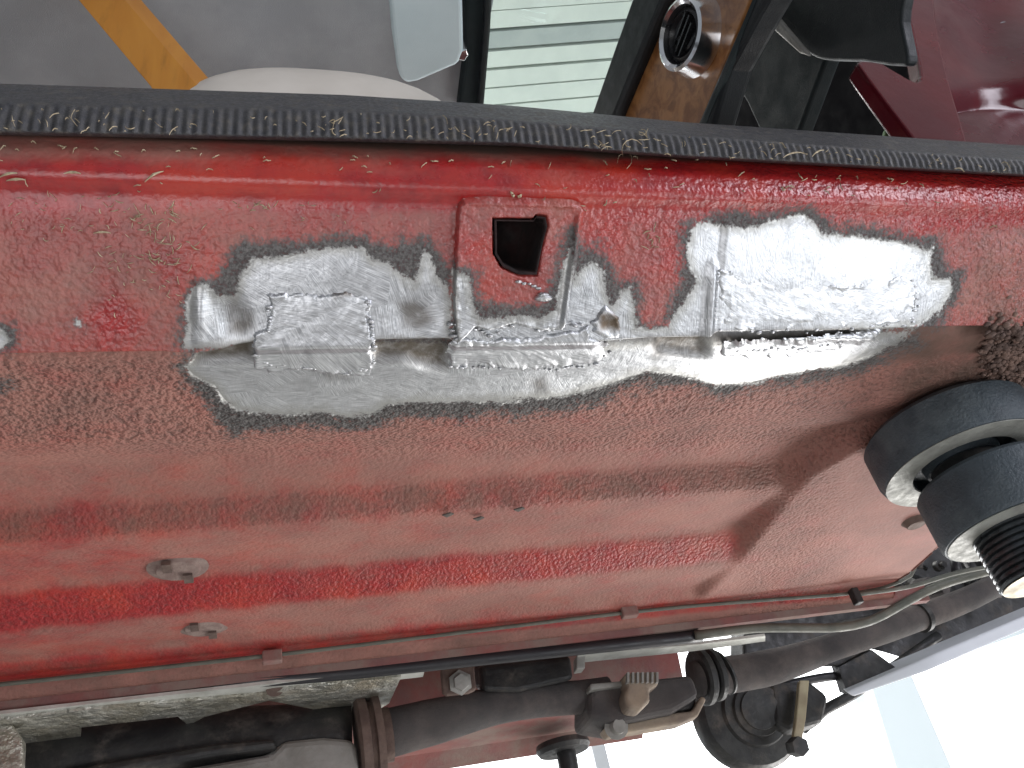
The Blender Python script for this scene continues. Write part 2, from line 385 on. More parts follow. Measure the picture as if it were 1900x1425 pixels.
# --- cross-section profile, from the sill's upper edge (under the seal) round to the floor edge: (pixel row at the middle column, y)
def yz(py, y=None, z=None):
    r = ratio(py); return (y, y*r) if y is not None else (z/r, z)
prof_s = [yz(252, y=.382), yz(268, y=.378), yz(288, y=.3695), yz(310, y=.3675), yz(340, y=.3700), yz(358, y=.3745), yz(376, y=.3840), yz(500, y=.4225), yz(580, y=.4495), yz(640, y=.4706)]
prof_f = [yz(606, z=.4185), yz(625, z=.4150), yz(643, z=.4105), yz(655, z=.4125), yz(700, z=.418), yz(780, z=.4205), yz(835, z=.4205), yz(1140, z=.4205), yz(1152, z=.4245), yz(1162, z=.4260), yz(1168, z=.4200), yz(1193, z=.4065)]
def dense(prof, step, sm):
    P = np.array(prof); L = np.r_[0, np.cumsum(np.linalg.norm(np.diff(P, axis=0), axis=1))]
    s = np.arange(0, L[-1], step); Q = np.stack([np.interp(s, L, P[:, 0]), np.interp(s, L, P[:, 1])], 1)
    k = int(sm/step)
    if k > 0:
        ker = np.hanning(2*k+3)[1:-1]; ker /= ker.sum()
        pad = np.vstack([2*Q[0]-Q[1:k+1][::-1], Q, 2*Q[-1]-Q[-k-1:-1][::-1]])
        Q = np.stack([np.convolve(pad[:, i], ker, 'valid') for i in (0, 1)], 1)
    return Q
QS = dense(prof_s, .0012, .006); QF = dense(prof_f, .004, .012)
QA = np.vstack([QS, QF[QF[:, 1]/QF[:, 0] < .845]]); RA = QA[:, 1]/QA[:, 0]
NRM = np.gradient(QA, axis=0); NRM = np.stack([-NRM[:, 1], NRM[:, 0]], 1)
NRM = np.array([n if (n[0]*-q[0]+n[1]*-q[1]) > 0 else -n for n, q in zip(NRM, QA)]); NRM /= np.linalg.norm(NRM, axis=1)[:, None]
ordr = np.argsort(RA); RAs = RA[ordr]; QAs = QA[ordr]; NRs = NRM[ordr]
def S(px, py, off=0.):
    """point of the sill/floor skin seen along a sight line, lifted off along the outward normal (vectorised)"""
    px = np.asarray(px, float); py = np.asarray(py, float)
    d = np.stack([px-CX, CY-py, np.full(px.shape, -F)], -1) @ R3.T
    r = d[..., 2]/d[..., 1]
    y = np.interp(r, RAs, QAs[:, 0]); ny = np.interp(r, RAs, NRs[:, 0]); nz = np.interp(r, RAs, NRs[:, 1])
    P = d*(y/d[..., 1])[..., None]
    off = np.asarray(off, float)
    P = P+np.stack([np.zeros_like(ny), ny, nz], -1)*(off[..., None] if off.ndim else off)
    return P

# ---- painted / ground regions (outlines on the skin)
BARE = [
 [(338,652),(346,600),(346,560),(358,530),(384,528),(400,548),(432,548),(446,508),(470,480),(520,478),(560,466),(610,460),(650,458),(676,462),(692,482),(720,488),(748,508),(768,524),(776,500),(788,462),(800,470),(810,512),(830,530),(838,560),(838,640),(690,640),(470,640),(420,645)],
 [(340,680),(372,660),(470,646),(690,646),(840,648),(1000,650),(1130,636),(1200,628),(1310,634),(1560,620),(1694,612),(1662,642),(1570,680),(1450,700),(1380,716),(1330,718),(1290,704),(1210,692),(1170,702),(1130,717),(1050,738),(1000,740),(930,748),(800,748),(720,752),(690,772),(640,778),(600,768),(500,770),(440,762),(415,747),(395,717),(360,702)],
 [(838,500),(870,512),(878,560),(890,592),(920,592),(960,584),(1000,590),(1028,574),(1036,540),(1044,490),(1062,450),(1064,520),(1080,500),(1100,488),(1120,505),(1134,566),(1142,560),(1152,540),(1170,534),(1178,560),(1180,606),(1204,610),(1238,604),(1256,575),(1275,552),(1292,520),(1276,490),(1275,460),(1280,425),(1300,412),(1340,415),(1380,424),(1430,410),(1460,400),(1490,397),(1512,410),(1524,428),(1560,436),(1620,440),(1660,446),(1722,462),(1736,450),(1726,490),(1730,516),(1765,516),(1768,540),(1745,580),(1700,608),(1560,618),(1310,640),(1000,650),(840,650)],
 [(-60,605),(8,615),(22,632),(8,645),(-60,645)],
 [(140,592),(150,594),(152,606),(142,604)],
]
BURNT = [
 [(330,650),(336,560),(352,516),(404,508),(424,478),(452,452),(520,444),(600,438),(660,430),(692,444),(735,452),(742,436),(760,452),(792,446),(816,476),(838,500),(838,645)],
 [(326,680),(346,708),(380,732),(408,792),(428,814),(470,802),(560,792),(640,792),(690,792),(740,772),(850,778),(1000,772),(1080,756),(1140,738),(1200,714),(1300,718),(1350,732),(1420,720),(1500,702),(1600,690),(1700,640),(1720,605),(1200,615),(470,640),(360,655)],
 [(838,480),(880,504),(888,545),(900,562),(950,560),(1000,566),(1020,545),(1030,480),(1060,430),(1085,462),(1110,452),(1130,480),(1155,515),(1186,520),(1192,600),(1232,596),(1240,560),(1258,530),(1262,500),(1258,440),(1270,410),(1300,402),(1345,398),(1370,386),(1440,390),(1500,385),(1540,415),(1640,425),(1700,438),(1750,440),(1755,500),(1785,510),(1780,560),(1740,608),(1500,625),(1000,650),(838,650)],
 [(-60,585),(20,600),(45,628),(20,655),(-60,655)],
 [(-60,700),(20,702),(32,718),(10,738),(-60,740)],
]
TINT = [  # heat tint on the steel; in the seam gaps rust and painted shade
 [(420,565),(440,556),(470,578),(472,608),(450,622),(424,618)],
 [(738,562),(770,556),(800,572),(806,596),(780,612),(748,606)],
 [(684,632),(834,630),(834,676),(810,668),(740,652),(690,660)],
 [(320,650),(420,640),(476,632),(476,654),(400,664),(330,668)],
 [(1200,624),(1300,622),(1318,650),(1300,664),(1240,660),(1212,668)],
 [(1320,616),(1560,610),(1600,612),(1560,634),(1440,636),(1330,640)],
 [(985,705),(1012,700),(1015,722),(995,728)],
 [(600,690),(640,694),(646,702),(606,704)],
]
def skin_attrs(P):
    px, py = project(P)
    near = (px > -150) & (px < 2050)
    sh = px.shape
    m = union(px, py, BARE); b = union(px, py, BURNT); tt = union(px, py, TINT)
    return px, py, m, np.maximum(b, m), sstep(tt, -12, 14)*.8

# ---- sill
SEAM = [(-400,662),(0,655),(200,652),(300,651),(360,655),(410,648),(440,640),(470,634),(690,630),(830,627),(860,640),(1000,640),(1130,632),(1200,626),(1310,624),(1330,614),(1560,611),(1700,606),(1800,604),(2100,600)]
seam_pts = np.array([S(a, b) for a, b in SEAM]); seam_r = np.array([ray(a, b)[2]/ray(a, b)[1] for a, b in SEAM])
xs = np.arange(-.62, 1.75, .0016)
rs = np.interp(xs, seam_pts[:, 0], seam_r)
RS = QS[:, 1]/QS[:, 0]; Ls = np.r_[0, np.cumsum(np.linalg.norm(np.diff(QS, axis=0), axis=1))]
QSx = np.vstack([QS, QS[-1]+(QS[-1]-QS[-2])*np.arange(1, 22)[:, None]]); RSx = QSx[:, 1]/QSx[:, 0]; Lx = np.arange(len(QSx))*.0012
o_ = np.argsort(RSx)
Lend = np.interp(rs, RSx[o_], Lx[o_])
nr = 190; tv = np.linspace(0, 1, nr)[:, None]
Lg = tv*Lend[None, :]
Yg = np.interp(Lg, Lx, QSx[:, 0]); Zg = np.interp(Lg, Lx, QSx[:, 1])
Pg = np.stack([np.broadcast_to(xs, Yg.shape), Yg, Zg], -1)
px, py = project(Pg)
# shallow dents and steps pressed in the sheet (metres, positive = out towards the viewer)
def bump2(cx, cy, rx, ry, h): return h*np.exp(-(((px-cx)/rx)**2+((py-cy)/ry)**2))
dsp = bump2(372, 580, 14, 60, .0035)+bump2(432, 590, 30, 45, -.0045)+bump2(175, 540, 60, 90, -.0012)+bump2(770, 580, 45, 34, -.0018)
dsp += .0016*sstep(py, 395, 430)*sstep(px-(1338-.08*(py-480)), -6, 6)*sstep(1740-px, 0, 60)            # raised right-hand patch area
dsp += .0045*np.exp(-((px-(1318-.07*(py-560)))/9)**2)*sstep(py, 470, 520)                            # upright ridge left of it
dsp += .004*sstep(px-(1800+(py-500)*.3), 0, 60)*sstep(py, 420, 470)
nn = np.array([mnoise.fractal(Vector((x*7, 3.1, 0)), 1, 2, 3) for x in xs[::8]]); nn = np.interp(xs, xs[::8], nn)
dsp += .0012*nn[None, :]*sstep(py, 380, 520)
lip = np.exp(-((tv*Lend[None, :]-Lend[None, :])/.004)**2)
ny_ = -.57; nz_ = -.82
dsp = dsp*sstep(py, 330, 400)
Pg[..., 1] += dsp*ny_; Pg[..., 2] += dsp*nz_
px, py, m, b, ti = skin_attrs(Pg)
dust = .26+.12*sstep(py, 375, 470)*sstep(760-px, -80, 300)+.26*sstep(py, 380, 400)+.5*sstep(300-py, -15, 25)-.12*sstep(px, 900, 1500)
dust -= .38*np.exp(-((py-335-.032*px)/26)**2)
dust += .25*sstep(px, 1650, 1850)*sstep(py, 400, 440)-.45*sstep(px, 1150, 1500)*(1-sstep(py-.032*px, 325, 345))
dust -= .5*np.exp(-(((px-215)/45)**2+((py-590)/50)**2))+.3*np.exp(-(((px-1130)/60)**2+((py-400)/60)**2))
stip = .08+.20*sstep(py, 375, 420)+.14*sstep(px, 1000, 1500)*sstep(py, 300, 340)+.25*sstep(px, 1650, 1900)
grime_shade = .95*sstep(300-(py-.035*(px-950)), 0, 26)+.55*sstep(px, 1700, 1900)*sstep(py, 400, 520)+.35*np.exp(-((py-648)/14)**2)*sstep(400-px, 0, 60)
uv = np.stack([Pg[..., 0], Lg], -1)
sill = grid_mesh('sill', Pg, M_sill, car, uv, dict(bare=m, burnt=b, tint=ti, dust=dust, stip=stip, grime_shade=grime_shade))
sill['label'] = 'red sill with bare ground steel and ragged weld repairs'
# opening behind the jacking hole: cut the sheet where the tube stands
HOLE = [(917,408),(985,409),(990,402),(1005,404),(1008,420),(1000,450),(990,503),(960,503),(932,490),(918,468)]
hp, hq = project(Pg)
bm = bmesh.new(); bm.from_mesh(sill.data); bm.verts.ensure_lookup_table()
ins = sdf(hp, hq, [(890,385),(1042,385),(1026,528),(892,528)]).reshape(-1) > 0
bmesh.ops.delete(bm, geom=[bm.verts[i] for i in np.nonzero(ins)[0]], context='VERTS'); bm.to_mesh(sill.data); bm.free()
so = sill.modifiers.new('sheet', 'SOLIDIFY'); so.thickness = .0014; so.offset = -1

# inner sill wall closing the box behind the seam
box('inner_sill', (-.7, .4765, .4200), (1.75, .4785, .56), simple('brown inner sill', (.12, .075, .05), (.07, .045, .035), 30, .8), car)
# ---- floor pan
xf = np.arange(-.75, 2.35, .005); LF = np.arange(len(QF))*.004
Yf = np.broadcast_to(QF[:, 0][:, None], (len(QF), len(xf))).copy(); Zf = np.broadcast_to(QF[:, 1][:, None], Yf.shape).copy()
Xf = np.broadcast_to(xf, Yf.shape).copy()
def yat(py, z): return z/ratio(py)
ends = np.array([on_z(a, b, .428) for a, b in ((1640,790),(1590,820),(1500,872),(1480,895),(1382,1015),(1372,1030),(1305,1096),(1290,1130))])
def xend(Y): return np.interp(Y, ends[:, 1], ends[:, 0])
ya, yb = yat(785, .4215), yat(838, .436)
y0, y1, y2, y3 = yat(903, .4365), yat(945, .4285), yat(1030, .4345), yat(1090, .4205)
y4, y5 = yat(1138, .4245), yat(1152, .4245)
# pressed bands: each drops a step towards the tunnel, the flat at the front stays lowest
steps = np.interp(Yf, [ya, yb, y0, y1, y2, y3, y4, y5], [0, .0270, .0310, .0080, .0280, .0010, .0140, .0])
kr = np.hanning(9); kr /= kr.sum()
steps = np.apply_along_axis(lambda c_: np.convolve(np.pad(c_, 4, mode='edge'), kr, 'valid'), 0, steps)
Zf += steps*sstep(xend(Yf)-Xf, -.004, .014)
# a shallow swage near the first rib end, and slow waviness of pressed sheet
Zf += .0012*np.array([[mnoise.noise(Vector((x*3, y*6, .3))) for x in xf[::6]] for y in QF[:, 0]]).repeat(6, axis=1)[:, :len(xf)]*sstep(Yf, .5, .6)
Pf = np.stack([Xf, Yf, Zf], -1)
ed = np.array([on_z(a, b, .4205) for a, b in ((2300,560),(1900,862),(1762,996),(1655,1092),(1560,1130),(1380,1176))])
ox = np.argsort(ed[:, 1]); xmax = np.interp(Yf, ed[ox, 1], ed[ox, 0])
keep = Xf < xmax
Pf[..., 0] = np.minimum(Xf, xmax); keep = np.roll(keep, 0, 1)
k2 = keep.copy(); k2[:, 1:] |= keep[:, :-1]
px, py, m, b, ti = skin_attrs(Pf)
ti = np.maximum(ti, (1-sstep(Yf-QF[0][0], .007, .016))*(1-.75*sstep(px, 1320, 1350)))  # floor edge under the lip: rust and the lip's shade painted in
gap = sstep(union(px, py, [[(680,615),(836,615),(834,690),(800,688),(750,672),(690,678)], [(330,630),(476,615),(476,672),(420,676),(360,678)], [(1210,600),(1312,600),(1314,668),(1260,662),(1215,655)]]), -2, 10)
Pf[..., 2] += .007*gap; ti = np.maximum(ti, gap)  # open seam gaps get the same rust and painted shade
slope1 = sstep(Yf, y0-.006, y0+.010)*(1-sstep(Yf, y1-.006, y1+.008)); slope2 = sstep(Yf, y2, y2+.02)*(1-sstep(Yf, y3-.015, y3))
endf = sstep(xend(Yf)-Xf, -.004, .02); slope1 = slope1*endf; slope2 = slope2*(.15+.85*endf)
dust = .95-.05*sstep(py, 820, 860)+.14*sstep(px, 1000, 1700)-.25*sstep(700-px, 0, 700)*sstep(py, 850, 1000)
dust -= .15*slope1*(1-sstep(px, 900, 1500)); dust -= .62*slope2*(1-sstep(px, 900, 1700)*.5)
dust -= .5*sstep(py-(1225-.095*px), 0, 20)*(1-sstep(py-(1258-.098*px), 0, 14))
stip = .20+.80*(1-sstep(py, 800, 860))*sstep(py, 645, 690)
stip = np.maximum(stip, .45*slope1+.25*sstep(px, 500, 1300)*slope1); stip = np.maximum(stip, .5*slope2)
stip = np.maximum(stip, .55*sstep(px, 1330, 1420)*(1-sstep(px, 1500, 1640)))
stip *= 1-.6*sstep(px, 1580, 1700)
grime_shade = .75*sstep(px, 1560, 1720)*(1-sstep(py, 700, 860))+.28*sstep(420-px, -100, 200)*(1-sstep(py, 720, 860))+.25*np.exp(-((py-812)/30)**2)
dust += .6*sstep(py-(1262-.098*px), 0, 10); grime_shade += .45*sstep(py-(1262-.098*px), 0, 10)
grime_shade += .48*slope1+.5*sstep(py-(1228-.0945*px), 0, 12)*(1-sstep(py-(1252-.098*px), 0, 10))  # first slope: dirt, with the slope's shade painted in as well
uv = np.stack([Xf, np.broadcast_to(LF[:, None], Xf.shape)+.3], -1)
floor = grid_mesh('floor_pan', Pf, M_floor, car, uv, dict(bare=m, burnt=b, tint=ti, dust=dust, stip=stip, grime_shade=grime_shade), keep=k2)
floor['label'] = 'dusty stippled red floor pan with pressed ribs'
so = floor.modifiers.new('sheet', 'SOLIDIFY'); so.thickness = .0016; so.offset = -1
for o_s in (sill, floor):
    bm = bmesh.new(); bm.from_mesh(o_s.data); bm.faces.ensure_lookup_table()
    f0 = bm.faces[len(bm.faces)//2]
    if f0.normal.z > 0: bmesh.ops.reverse_faces(bm, faces=bm.faces[:])
    bmesh.ops.delete(bm, geom=[v for v in bm.verts if not v.link_faces], context='VERTS')
    bm.to_mesh(o_s.data); bm.free()

# ---- welded patch plates: lumpy-edged sheets following the skin
def plate(name, poly, h, label=None, step=2.6, edge=5., bead=.0005, rough=5.5, mat=None, tint=None, parent=None, seed=0, holes=(), full=False):
    P = np.array(poly, float); x0, y0_ = P.min(0)-8; x1, y1_ = P.max(0)+8
    gx = np.arange(x0, x1, step); gy = np.arange(y0_, y1_, step); X, Y = np.meshgrid(gx, gy)
    nz = np.array([[mnoise.noise(Vector((a*.06, b_*.06, seed*3.7)))+.6*mnoise.noise(Vector((a*.17, b_*.17, seed*1.7+9))) for a in gx] for b_ in gy])
    d = sdf(X, Y, poly)
    for hl in holes: d = np.minimum(d, -sdf(X, Y, hl))
    d = d+nz*rough
    H = np.where(d > 0, h*sstep(d, -.5, 3.5)+bead*np.exp(-((d-edge)/edge)**2)*(1+1.3*nz), -.0012)
    lo = np.array([[mnoise.noise(Vector((a*.022, b_*.03, seed*5.1+2)))+.35*mnoise.noise(Vector((a*.07, b_*.07, seed+4.))) for a in gx] for b_ in gy])
    if not full: H = np.where(d > 0, H*(1-(1-np.clip(.55+1.9*lo, -.3, 1.1))*np.exp(-(d/11)**2)), H)
    H = H+.0003*nz
    Q = S(X, Y, H)
    tn = sstep(union(X, Y, tint), -9, 9) if tint else np.zeros_like(X)
    keep = d > -step*1.3
    kf = keep.copy(); kf[:-1, :-1] = keep[:-1, :-1] & keep[1:, :-1] & keep[:-1, 1:] & keep[1:, 1:]
    attrs = dict(tint=tn)
    if full:   # turned-up right-hand edge of the jacking plate
        H2 = .0040*np.exp(-((X-(1071-(Y-380)*.14))/5.5)**2)*sstep(Y, 376, 420)*(1-sstep(Y, 590, 612)); Q = S(X, Y, H+np.where(d > 0, H2, 0))
        _, _, m, b, ti = skin_attrs(Q); attrs = dict(bare=m, burnt=b, tint=ti, dust=np.full_like(X, .42), stip=np.full_like(X, .25), grime_shade=np.zeros_like(X))
    uv = np.stack([X*.0004, Y*.0004], -1)
    o = grid_mesh(name, Q, mat or M_patch, parent or sill, uv, attrs, keep=kf)
    bm = bmesh.new(); bm.from_mesh(o.data); bmesh.ops.delete(bm, geom=[v for v in bm.verts if not v.link_faces], context='VERTS')
    bmesh.ops.recalc_face_normals(bm, faces=bm.faces[:])
    if sum(f.normal.z for f in bm.faces) > 0: bmesh.ops.reverse_faces(bm, faces=bm.faces[:])
    bm.to_mesh(o.data); bm.free()
    if label: o['label'] = label
    return o
plate('weld_patch', [(498,548),(560,543),(604,546),(640,540),(668,548),(690,560),(682,600),(692,630),(690,650),(690,700),(560,684),(500,690),(474,682),(470,650),(472,618),(496,608),(500,575)], .0010, 'bare steel patch bridging the seam left of the jacking plate', seed=1,
      tint=[[(612,535),(660,532),(668,546),(618,548)]])
plate('weld_patch', [(832,640),(850,628),(900,634),(950,626),(1000,622),(1060,614),(1090,608),(1096,626),(1130,640),(1128,662),(1110,672),(1060,680),(960,682),(900,680),(834,682)], .0014, 'flat bare steel strip welded below the jacking plate', seed=2)
plate('weld_patch', [(1332,498),(1400,512),(1440,528),(1480,522),(1560,528),(1640,522),(1668,506),(1690,520),(1700,560),(1688,598),(1600,608),(1500,610),(1334,612)], .0020, 'bright steel patch welded at the right end of the sill', seed=3)
plate('weld_patch', [(1338,640),(1380,632),(1440,634),(1560,622),(1640,612),(1620,632),(1540,652),(1440,660),(1380,662),(1340,656)], .0018, 'narrow steel strip welded under the right patch', seed=4)
plate('weld_patch', [(1124,566),(1140,580),(1152,606),(1150,628),(1120,622),(1104,612),(1096,596)], .0018, 'small dark folded steel tab beside the jacking plate', seed=5, tint=[[(1110,580),(1150,580),(1150,612),(1110,612)]])

def blobs(name, pts, parent, rmin, rmax, seed=0, lift=.0016, mat=None, flat=.6):
    """a run of overlapping weld puddles, one seam = one mesh"""
    rr = random.Random(seed); bm = bmesh.new()
    for (a, b_) in pts:
        c = S(np.array(a), np.array(b_), lift); r = rr.uniform(rmin, rmax)
        mt = Matrix.Translation(Vector(c)) @ Matrix.Rotation(math.radians(35), 4, 'X') @ Matrix.Diagonal((r*rr.uniform(.8, 1.7), r, r*flat, 1))
        g = bmesh.ops.create_icosphere(bm, subdivisions=2, radius=1, matrix=mt)
        for v in g['verts']: v.co += Vector((rr.uniform(-1, 1), rr.uniform(-1, 1), rr.uniform(-1, 1)))*r*.07
    me = bpy.data.meshes.new(name); bm.to_mesh(me); bm.free()
    return link(name, me, mat or M_bead, parent, True)
def run(pts, n, jx=3, jy=2, seed=0):
    rr = random.Random(seed); P = np.array(pts, float); L = np.r_[0, np.cumsum(np.linalg.norm(np.diff(P, axis=0), axis=1))]
    out = []
    for s in np.linspace(0, L[-1], n): out.append((np.interp(s, L, P[:, 0])+rr.uniform(-jx, jx), np.interp(s, L, P[:, 1])+rr.uniform(-jy, jy)))
    return out
blobs('weld_seam', run([(498,612),(500,590),(497,570)], 6, 3, 3, 1), sill, .0012, .0022, 1, .001)
blobs('weld_seam', run([(470,655),(500,678),(560,682),(600,690)], 12, 4, 4, 2), sill, .0010, .0020, 2, .0003)
blobs('weld_seam', run([(640,694),(690,680),(692,640),(680,560)], 40, 3, 3, 3), sill, .0012, .0019, 3, .0002)
blobs('weld_seam', run([(846,604),(880,608),(905,622),(930,606),(960,596),(1000,612),(1040,606),(1080,600)], 26, 5, 4, 4), sill, .0011, .0026, 4, .0022)
blobs('weld_seam', run([(834,678),(900,682),(960,680),(1030,684),(1100,678),(1128,655)], 30, 3, 2.5, 5), sill, .0010, .0019, 5, .0006)
blobs('weld_seam', run([(1334,500),(1328,540),(1322,590)], 10, 3, 3, 6), sill, .0010, .0019, 6, .0014)
blobs('weld_seam', run([(1340,614),(1396,616),(1450,616),(1500,614),(1560,612),(1680,602)], 14, 14, 4, 7), sill, .0013, .0028, 7, .0014)
blobs('weld_seam', run([(1345,652),(1420,646),(1480,644),(1560,634)], 18, 3, 2, 8), sill, .0014, .0026, 8, .0012)
blobs('weld_seam', [(838,612),(842,622),(834,600),(846,628)], sill, .0016, .0032, 9, .0020)
blobs('weld_seam', run([(1690,520),(1702,560),(1690,600)], 8, 3, 3, 11), sill, .0012, .0024, 11, .0012)
blobs('weld_spatter', [(1003,545),(1004,550)], sill, .0040, .0046, 10, .0062, flat=.6)
blobs('weld_spatter', [(958,520),(968,523),(978,524),(986,528),(994,532)], sill, .0016, .0026, 12, .0058)

# ---- jacking plate with its square hole
PL = [(846,640),(838,560),(842,480),(846,400),(850,378),(860,367),(900,364),(1060,370),(1076,376),(1081,390),(1078,430),(1066,500),(1056,560),(1042,612),(1000,612),(950,600),(905,612),(880,606)]
jp = plate('jacking_plate', PL, .0055, 'raised plate with a square jacking hole', step=2.2, edge=6, bead=.0003, rough=.7, mat=M_sill, seed=8, holes=[[tuple(np.array(HOLE).mean(0)+(np.array(q)-np.array(HOLE).mean(0))*1.08) for q in HOLE]], full=True)
# rim of the hole folded inward, and the dark tube behind
hv = []; hf = []
n = len(HOLE)
for dpt, grow in ((.0062, 1.07), (.0066, 1.0), (.002, .97), (-.012, .96), (-.05, .93)):
    c = np.array(HOLE).mean(0)
    for q in HOLE:
        qq = c+(np.array(q)-c)*grow; p0 = S(np.array(qq[0]), np.array(qq[1]), 0.); hv.append(p0+np.array([0, -.57, -.82])*dpt)
for i in range(4):
    for k in range(n): hf.append([i*n+k, i*n+(k+1) % n, (i+1)*n+(k+1) % n, (i+1)*n+k])
hf.append([4*n+k for k in range(n)])
M_tube = simple('dark red jack tube', (.018, .005, .005), (.008, .004, .004), 60, .9)
pydata('jacking_tube', hv, hf, M_tube, sill, True)

# ---- rubber door seal on the sill's upper edge
sp = [yz(272, y=.384), yz(270, y=.360), yz(264, y=.3545), yz(244, y=.3520), yz(225, y=.3515), yz(222, y=.3525), yz(212, y=.3600), yz(202, y=.3680), yz(196, y=.380)]
sp = np.array([[q[0], q[1]] for q in sp]); xs2 = np.arange(-.6, 1.5, .00115)
Qd = dense([tuple(q) for q in sp], .0013, .0026)
tt = np.linspace(0, 1, len(Qd)); cr = int(np.argmin(np.abs(Qd[:, 1]/Qd[:, 0]-ratio(224)))); tc = tt[cr]; ribm = sstep(tt, tc*.45, tc*.6)*(1-sstep(tt, tc*.93, tc))+.2*sstep(tt, tc+.05, tc+.1)
gn = np.gradient(Qd, axis=0); gn = np.stack([-gn[:, 1], gn[:, 0]], 1); gn /= np.linalg.norm(gn, axis=1)[:, None]
gn = np.array([g if g[0] < .2 else -g for g in gn])
rib = np.sin(xs2*2*math.pi/.0052)*.00055+np.array([mnoise.noise(Vector((x*9, 0, 0))) for x in xs2])*.0009
Ps = np.empty((len(Qd), len(xs2), 3)); Ps[..., 0] = xs2[None, :]+(tt[:, None]*.006)
A = (ribm[:, None]*np.sin((xs2[None, :])*2*math.pi/.0062)*.0008)+(np.array([mnoise.noise(Vector((x*6, 0, 0))) for x in xs2])*.0003)[None, :]
Ps[..., 1] = Qd[:, 0][:, None]+gn[:, 0][:, None]*A; Ps[..., 2] = Qd[:, 1][:, None]+gn[:, 1][:, None]*A
# the seal bows: fit its height along the opening
tx = [-300, 0, 640, 950, 1270, 1900, 2200]
base_py = CY-F*np.array([(np.array([0, q[0], q[1]]) @ R3)[1]/-(np.array([0, q[0], q[1]]) @ R3)[2] for q in Qd])
def ratio_v(px_, py_):
    d = np.stack([px_-CX, CY-py_, np.full(px_.shape, -F)], -1) @ R3.T; return d[..., 2]/d[..., 1]
r_top, r_cr, r_bot = ratio(200), ratio(223), ratio(270)
rq = (Qd[:, 1]/Qd[:, 0])[:, None]
for it in range(3):
    spx, _ = project(Ps)
    tp_, cp_, bp_ = (np.interp(spx, tx, q) for q in ([152, 160, 180, 200, 230, 274, 294], [182, 190, 203, 223, 250, 297, 318], [243, 250, 262, 270, 293, 327, 343]))
    tpy = np.where(rq > r_cr, cp_+(tp_-cp_)*(rq-r_cr)/(r_top-r_cr), bp_+(cp_-bp_)*(rq-r_bot)/(r_cr-r_bot))
    Ps[..., 2] = Ps[..., 1]*ratio_v(spx, tpy)
seal = grid_mesh('door_seal', Ps, M_rubber, car); seal['label'] = 'ribbed black rubber seal along the door opening'
# inner carpeted sill top behind the seal
prism('sill_tread', [(-.6, .385, .532), (1.5, .385, .532), (1.5, .52, .54), (-.6, .52, .54)], (0, 0, -.03), M_trim, car)
exec_after = []

# ---- floor clips, bolts, brackets
M_clip = simple('dusty clip', (.26, .19, .165), (.18, .12, .105), 60, .8, 0, .001, 300)
def clip(px_, py_, s, z_):
    c = on_z(px_, py_, z_); o = lathe('floor_clip', [(0, -.001), (.011*s, -.0015), (.0135*s, -.0008), (.015*s, .002), (.02*s, .004)], c+np.array([0, 0, -.002]), (0, 0, 1), M_clip, floor, 20)
    for q in (-1, 1):
        box('clip_tongue', c+np.array([q*.006*s-.003*s, q*.009*s-.006*s, -.006]), c+np.array([q*.006*s+.003*s, q*.009*s+.006*s, -.0015]), M_rust, floor)
clip(330, 1056, 1.55, .4400); clip(378, 1164, 1.5, .4275)
cb = on_z(1697, 968, .419)
lathe('plug', [(0, -.006), (.012, -.006), (.014, -.003), (.016, 0), (.019, .003)], cb, (0, 0, 1), M_rust, floor, 14)
# flakes of paint lifted from the floor
for i, (a, b_) in enumerate(((830,951),(887,958),(962,941))):
    c = on_z(a, b_, .4290); prism('paint_flake', [c+np.array([-.006, 0, -.002]), c+np.array([.002, -.006, -.003]), c+np.array([.007, .001, -.001]), c+np.array([0, .005, -.002])], (0, 0, -.0012), M_soot, floor)

# ---- flange, pipes and tunnel
def pth(pts, y): return [on_y(a, b_, y) for a, b_ in pts]
fz = .4065
prism('floor_flange', [(-.75, QF[-1][0]+.001, .4235), (1.0, QF[-1][0]+.001, .4235), (1.0, QF[-1][0]+.004, .398), (-.75, QF[-1][0]+.004, .398)], (0, .012, 0), M_under, car)
tube('brake_line', pth([(-200,1290),(0,1270),(320,1236),(640,1200),(1160,1137),(1400,1115),(1560,1103),(1640,1090),(1690,1068),(1700,1040)], 1.08), .0028, M_green, car, 8)
tube('brake_line', pth([(1585,1104),(1690,1088),(1780,1062),(1900,1040),(2000,1020)], 1.07), .0035, M_green, car, 8)
tube('fuel_pipe', pth([(-250,1335),(0,1310),(320,1276),(640,1249),(900,1222),(1160,1195),(1300,1180)], 1.12), .0088, M_blackpipe, car, 12)
tube('fuel_pipe', pth([(1290,1179),(1400,1166),(1480,1165),(1560,1164),(1620,1150),(1680,1118),(1740,1088),(1820,1064),(1960,1030)], 1.11), .0068, M_green, car, 12)
for a, b_ in ((505,1216),(1170,1133)):
    c = on_y(a, b_, 1.072); box('pipe_clip', c+np.array([-.012, 0, -.007]), c+np.array([.012, .014, .008]), M_under, car, .002)
c = on_y(1592, 1103, 1.065); box('pipe_clip', c+np.array([-.006, 0, -.012]), c+np.array([.006, .014, .012]), M_blackmetal, car, .002)
# tunnel and far side of the floor
tp = [(1.128, .400), (1.135, .43), (1.17, .56), (1.25, .60), (1.38, .60), (1.45, .52), (1.47, .435), (1.70, .430), (1.735, .405), (1.75, .43)]
v = []; f = []
for xx in (-.9, float(on_y(1430, 1200, 1.15)[0])):
    for (yy, zz) in tp: v.append((xx, yy, zz))
for i in range(len(tp)-1): f.append([i, i+1, i+1+len(tp), i+len(tp)])
pydata('tunnel', v, f, M_under, car)
M_alu = simple('dull aluminium edge', (.62, .62, .58), (.48, .48, .44), 30, .5, .4, .0008, 200)
